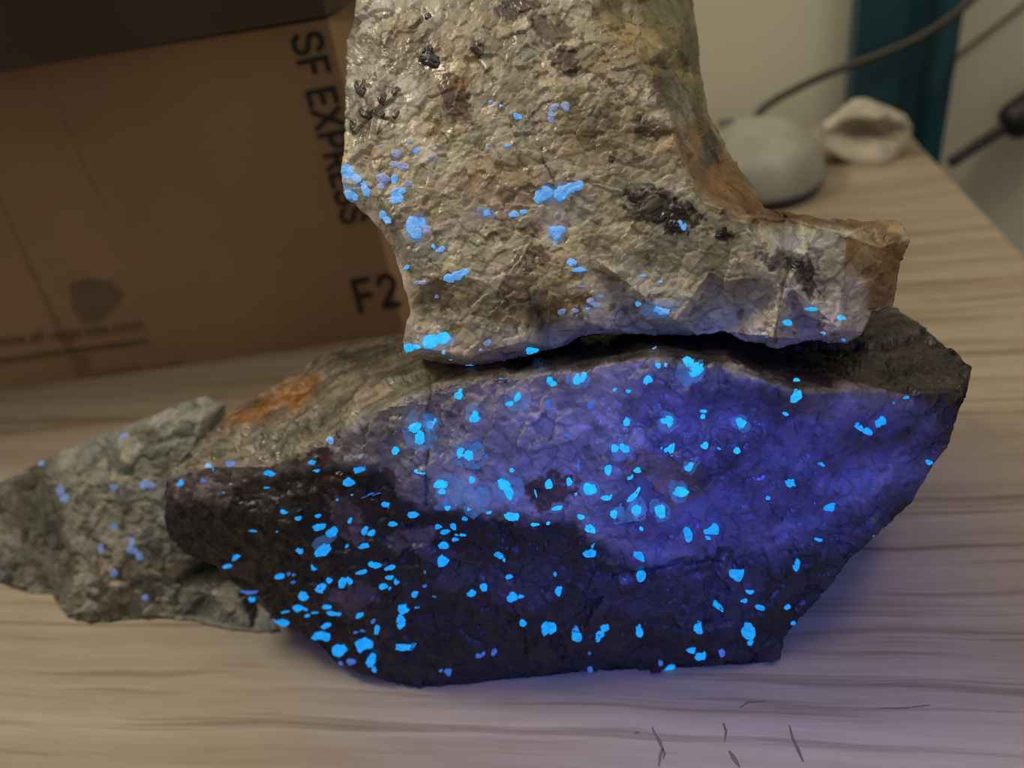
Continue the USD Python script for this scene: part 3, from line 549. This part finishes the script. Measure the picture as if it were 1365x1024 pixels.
g_top += crop(845, 250, 2.625, [(162,125,20,30), (176,138,22,26), (620,430,50,16,'c'), (545,472,40,22,'c'), (728,455,40,18,'c'), (657,517,26,7), (735,541,22,7), (458,513,12,6), (485,482,10,7)])
grains(top, quartz, g_top, 'p')
halo_patches(top, quartz, [(742, 256, 30, 14, -15), (575, 458, 34, 14, -8), (878, 412, 28, 13, 0), (556, 303, 18, 20, 0), (468, 250, 13, 20, 10), (646, 283, 14, 8, 0), (742, 311, 14, 13, 0)])

# ---- the grey rock behind, on the left
grey_outline = [(-50, 660, 'y', .215), (0, 640, 'y', .208), (60, 615, 'y', .205), (130, 580, 'y', .208), (200, 555, 'y', .212), (240, 536, 'y', .214), (272, 530, 'y', .216), (300, 540, 'y', .216), (306, 570, 'y', .214), (300, 640, 'y', .206), (312, 730, 'y', .188), (345, 790, 'y', .170), (372, 842, 'z', .001), (340, 842, 'z', 0), (300, 838, 'z', 0), (250, 826, 'z', 0), (200, 822, 'z', 0), (120, 830, 'z', 0), (95, 824, 'z', 0), (66, 792, 'z', 0), (40, 790, 'z', 0), (0, 776, 'z', 0), (-50, 765, 'z', 0)]
grey_ctrl = [(70, 645, 'y', .189), (88, 720, 'y', .175), (100, 790, 'y', .162), (20, 710, 'y', .191), (55, 745, 'y', .177), (150, 640, 'y', .184), (200, 700, 'y', .173), (150, 760, 'y', .165), (250, 620, 'y', .190), (290, 700, 'y', .176), (230, 780, 'y', .164), (320, 800, 'y', .160), (285, 640, 'y', .192), (200, 585, 'y', .195), (270, 560, 'y', .204)]
gry = Rock(grey_outline, grey_ctrl, .045, lambda V: np.full(len(V), 0.0), .0031, .00045, step=2.0, seed=37, edge=60., warp=.45)
col = paint(gry.px, (.33, .325, .27), [([(0, 650), (60, 622), (80, 640), (95, 700), (100, 760), (90, 800), (60, 780), (-50, 780), (-50, 650)], (.20, .19, .15), 16),
    ([(200, 560), (270, 528), (310, 540), (300, 600), (240, 600)], (.38, .40, .33), 14)],
    [(200, 580, 22, 14, (.16, .145, .11), 0), (40, 640, 26, 14, (.12, .105, .07), -10), (160, 770, 40, 26, (.33, .29, .23), 0), (60, 700, 14, 40, (.13, .12, .095), -20), (150, 810, 20, 10, (.22, .17, .12), 0)], 37)
lum = gry.cell_rand[gry.cell_id]
col *= (1 - .3 * (1 - gry.border))[:, None] * (.9 + .2 * gry.cell3[:, :1])
col *= (.50 + .90 * lum[:, :1] ** .9) * (.88 + .24 * gry.cell2[:, :1]); col *= 1 + (lum - .5) * np.array([.12, .03, .14])
grey_rock = thing('grey_rock', 'pale grey granular rock, half behind the left end of the dark rock', 'rock', (-.2, .21, 0))
obj('rock_body', (gry.V, gry.F), M_stone_grey, grey_rock, smooth=True, colors=np.clip(col * .68, .02, .9))
grains(gry, grey_rock, crop(0, 450, 2.625, [(205,535,40,40,25), (222,562,40,36,30), (150,443,28,22,'p'), (430,345,34,34), (400,525,30,26), (505,515,34,36), (530,518,28,30), (400,662,28,24), (455,715,22,30), (460,748,44,32,40), (485,768,30,28,40), (350,735,26,42), (400,825,28,32), (512,908,28,20)]), 's')

# ------------------------------------------------------------------ cardboard boxes at the back left
P0, P1 = at_z(540, 446, 0), at_z(0, 521, 0)
TOPZ = .162
q0, q1 = at_z(430, 22, TOPZ), at_z(0, 97, TOPZ)
ux = (P1 - P0) / np.linalg.norm(P1 - P0)
L = .46
A = P0; B = P0 + ux * L
dep = np.array([-.10, .995, 0]) * .20
# the front face leans and bulges slightly, as a full carton does
T0 = at_z(430, 27, TOPZ - .001); T0 = np.array([T0[0], T0[1] + .006, TOPZ - .0015]); T1 = T0 + np.array([-(L - .02), -.012, 0])
box_low = thing('cardboard_box', 'brown cardboard box with black printed lettering, standing on the desk behind the rocks', 'box', (A + B) / 2 + dep / 2)
lowc = [B, A, A + dep, B + dep, T1, T0, T0 + dep, T1 + dep]
import trimesh
gk = 13; gu, gv = np.meshgrid(np.linspace(0, 1, gk), np.linspace(0, 1, gk)); gu, gv = gu.ravel()[:, None], gv.ravel()[:, None]
fv = B * (1 - gu) * (1 - gv) + A * gu * (1 - gv) + T0 * gu * gv + T1 * (1 - gu) * gv
ff_ = np.array([[j * gk + i, j * gk + i + 1, (j + 1) * gk + i + 1, (j + 1) * gk + i] for j in range(gk - 1) for i in range(gk - 1)])
rim = [j for j in range(gk)] + [j * gk + gk - 1 for j in range(1, gk)] + [gk * gk - 1 - j for j in range(1, gk)] + [j * gk for j in range(gk - 2, 0, -1)]
bv = fv + dep; nr = len(rim); side = np.array([[rim[i], rim[i] + gk * gk, rim[(i + 1) % nr] + gk * gk, rim[(i + 1) % nr]] for i in range(nr)])
obj('carton', joined([(np.vstack([fv, bv]), np.vstack([ff_, ff_[:, ::-1] + gk * gk, side]))]), M_card, box_low)
e1 = A - B; e2 = T1 - B
fn = np.cross(e1, e2); fn /= np.linalg.norm(fn)
if fn[1] > 0: fn = -fn
# plane through the corners A, B, T0 serves for print (the face is nearly flat)
def face_pt(px, py, lift=.0004):
    # ray / bilinear face: iterate on the quad B-A-T0-T1
    r = ray(px, py); u = v = .5
    for _ in range(25):
        P = B * (1 - u) * (1 - v) + A * u * (1 - v) + T0 * u * v + T1 * (1 - u) * v
        du = (A - B) * (1 - v) + (T0 - T1) * v; dv = (T1 - B) * (1 - u) + (T0 - A) * u
        J = np.c_[du, dv, -r]; s_ = np.linalg.solve(J, CAM + r * np.linalg.norm(P - CAM) / np.linalg.norm(r) - P); u += s_[0]; v += s_[1]
    P = B * (1 - u) * (1 - v) + A * u * (1 - v) + T0 * u * v + T1 * (1 - u) * v
    return P + fn * lift
def on_face(pts, lift=.0004): return np.array([face_pt(x, y, lift) for x, y in pts])
def quad_print(pts, thick=.0003, lift=.0004, solve=on_face, n=None):
    v = solve(pts, lift); w = v - (n if n is not None else fn) * thick; k = len(v)
    f = [[i, (i + 1) % k, k + (i + 1) % k] for i in range(k)] + [[i, k + (i + 1) % k, k + i] for i in range(k)]
    f += [[0, i, i + 1] for i in range(1, k - 1)] + [[k, k + i + 1, k + i] for i in range(1, k - 1)]
    return np.vstack([v, w]), np.array(f)
def print_text(name, text, org, along, up, parent, mat_, bold=True):
    """Flat lettering: org = image point of the baseline start, along = of its end, up = of the cap line above the start."""
    m = meshkit.text_mesh(text, 1.0, .01, bold); v = np.array(m.vertices)
    O, X, Y = face_pt(*org), face_pt(*along) - face_pt(*org), face_pt(*up) - face_pt(*org)
    w = v[:, 0].max()
    P = O + np.outer(v[:, 0] / w, X) + np.outer(v[:, 1], Y) + np.outer(v[:, 2] / .01 * .0002 - .0001, fn)
    return obj(name, (P, np.array(m.faces)), mat_, parent)
print_text('printed_lettering', 'SF EXPRESS', (386, 45), (457, 300), (426, 36), box_low, M_ink)
print_text('printed_lettering', 'F2', (474, 417), (536, 407), (462, 374), box_low, M_ink)
print_text('printed_lettering', 'www.sf-express.com', (-12, 463), (191, 438), (-15, 450), box_low, M_ink_faint)
obj('printed_line', quad_print([(-20, 480), (197, 451), (198, 457), (-20, 488)]), M_ink_faint, box_low, label='dark line under the web address')
obj('printed_mark', quad_print([(92, 378), (120, 371), (150, 376), (166, 392), (152, 412), (128, 432), (108, 430), (96, 408)], lift=.0003), M_mark, box_low, label='faded dark printed mark')
obj('packing_tape', quad_print([(-75, 100), (56, 90), (134, 262), (246, 487), (105, 506), (18, 314)], lift=.0001), M_tape, box_low, label='strip of brown packing tape')

UZ = TOPZ
box_up = thing('cardboard_box', 'dark brown cardboard box with a black printed outline, stacked on top of the lettered box', 'box', ((q0 + q1) / 2 + np.array([0, .1, 0])))
UR = at_z(436, 21, UZ); UL = UR + np.array([-.46, (q1 - q0)[1] / abs((q1 - q0)[0]) * .46, 0]); ud = np.array([0, .24, 0])
upc = [UL, UR, UR + ud, UL + ud]; hz = np.array([0, 0, .085])
h_ = trimesh.convex.convex_hull(np.array(upc + [p + hz for p in upc])); obj('carton', (np.array(h_.vertices), np.array(h_.faces)), M_card_dark, box_up)
un = np.array([0, -1., 0])
def on_up(pts, lift=.0004):
    out = []
    for x, y in pts:
        r = ray(x, y); t = (UR - CAM)[1] / r[1]; out.append(CAM + r * t + un * lift)
    return np.array(out)
obj('printed_line', quad_print([(-20, 57), (97, 35), (103, 39), (-20, 62)], solve=on_up, n=un), M_black, box_up, label='lower line of the printed outline')
obj('printed_line', quad_print([(55, -12), (61, -12), (103, 37), (97, 38)], solve=on_up, n=un), M_black, box_up, label='slanting line of the printed outline')

# ------------------------------------------------------------------ things at the back right
mouse_c = at_z(1003, 250, 0) + np.array([.004, .017, 0])
ms = thing('computer_mouse', 'smooth grey computer mouse with a cable, lying on the desk behind the quartz rock', 'mouse', mouse_c)
ico = trimesh.creation.icosphere(subdivisions=4); v = np.array(ico.vertices)
sgn = lambda a, p: np.sign(a) * np.abs(a) ** p
zz = np.where(v[:, 2] > 0, v[:, 2], v[:, 2] * .18)
body = np.c_[sgn(v[:, 0], .85) * .042 * (1 - .10 * v[:, 1] ** 2), sgn(v[:, 1], .85) * .060, zz * .033 * (1 - .25 * v[:, 1]) + .0058]
obj('shell', (body + mouse_c, np.array(ico.faces)), M_mouse, ms, smooth=True)
sk = body.copy(); sk[:, 0] *= 1.012; sk[:, 1] *= 1.012; sk[:, 2] = np.clip(sk[:, 2], 0.0, .0075); obj('base_rim', (sk + mouse_c, np.array(ico.faces)), M_mouse_side, ms, smooth=True, label='dark lower rim')
wh = trimesh.creation.cylinder(radius=.011, height=.009, sections=28); wv = np.array(wh.vertices)[:, [2, 0, 1]] + [-.018, .010, .0275]
obj('scroll_wheel', (wv + mouse_c, np.array(wh.faces)), M_mouse_side, ms, label='dark scroll wheel')
cs = mouse_c + np.array([.004, .054, .012])
cpts = [cs, at_y(1016, 146, .612), at_y(1050, 124, .620), at_y(1095, 102, .620), at_y(1140, 85, .620), at_y(1200, 62, .624), at_y(1252, 34, .624), at_y(1292, 2, .624), at_y(1340, -50, .624)]
tag(obj('cable', tube(smooth_path(cpts), .0030), M_cable, ms, smooth=True), 'dark grey cable rising in front of the wall')

# small pale stone near the desk corner
pc = at_z(1142, 222, 0) + np.array([.006, .018, 0])
ico = trimesh.creation.icosphere(subdivisions=5); v = np.array(ico.vertices)
d = 1 + .5 * (meshkit.fbm(v * 1.7 + 5, 3, 3) - .5); fac = np.random.default_rng(5).normal(size=(16, 3)); fac /= np.linalg.norm(fac, axis=1, keepdims=True)
d = np.minimum(d, (.84 / np.maximum(v @ fac.T, .05)).min(1))
pv = v * d[:, None] * [.029, .027, .022]; hollow = np.exp(-(((pv - [.000, -.022, .004]) / [.019, .022, .009]) ** 2).sum(1)); pv += np.array([0, .026, .003]) * hollow[:, None]
pv[:, 2] += -.10 * pv[:, 0] + .013; pv[:, 2] = np.maximum(pv[:, 2], 0)
M_pale = plain('pale_stone', (.44, .39, .30), .7, scale=90.)
tag(obj('stone', (pv + pc, np.array(ico.faces)), M_pale, None, smooth=True), 'small pale lumpy stone with a grey hollow, at the desk corner beside the mouse', 'stone')

# teal folded upright behind the desk corner
y0 = .632
a, b, c, d_ = at_y(1141, 60, y0)[0], at_y(1205, 60, y0)[0], at_y(1232, 60, y0 + .012)[0], at_y(1276, 60, y0)[0]
prof = [(a, y0), (b, y0), (b + .003, y0 + .010), (c, y0 + .012), (d_, y0 - .002), (d_, y0 + .022), (a, y0 + .022)]
DXS = max(0, 0)
post = thing('upright_post', 'dark teal folded upright post standing between the desk corner and the wall', 'post', ((a + d_) / 2, y0, -.74))
k = len(prof); pv = np.array([(x, y, -.74) for x, y in prof] + [(x, y, .62) for x, y in prof])
f = [[i, (i + 1) % k, k + (i + 1) % k] for i in range(k)] + [[i, k + (i + 1) % k, k + i] for i in range(k)]
from trimesh.creation import extrude_polygon
ep = extrude_polygon(Polygon(prof), 1.36, engine='earcut'); ep.apply_translation([0, 0, -.74])
obj('folded_panel', ep, M_teal, post)

# black rod with a thick head by the wall, right
r0, r1, r2 = at_y(1266, 218, .628), at_y(1346, 166, .636), at_y(1392, 137, .640)
rod = thing('black_rod', 'black rod with a thick round head against the wall beyond the desk edge', 'rod', r1)
obj('shaft', tube(smooth_path([r0, (r0 + r1) / 2 + [0, 0, .0005], r1], 14), .0045), M_black, rod, smooth=True)
ax = (r2 - r1) / np.linalg.norm(r2 - r1)
obj('head', tube([r1 - ax * .004, r1 - ax * .002, r1 + ax * .004, r1 + ax * .02, r1 + ax * .036, r1 + ax * .04], [.006, .012, .0148, .0155, .0145, .010], 24), M_black, rod, smooth=True)
# thin tan stripe along the wall, top right
tag(obj('stripe', tube(smooth_path([at_y(1262, 84, .6585), at_y(1300, 55, .6585), at_y(1335, 28, .6585), at_y(1375, -4, .6585), at_y(1420, -50, .6585)]), .0016), M_stripe, None, smooth=True), 'thin tan stripe running along the wall right of the teal post', 'stripe')
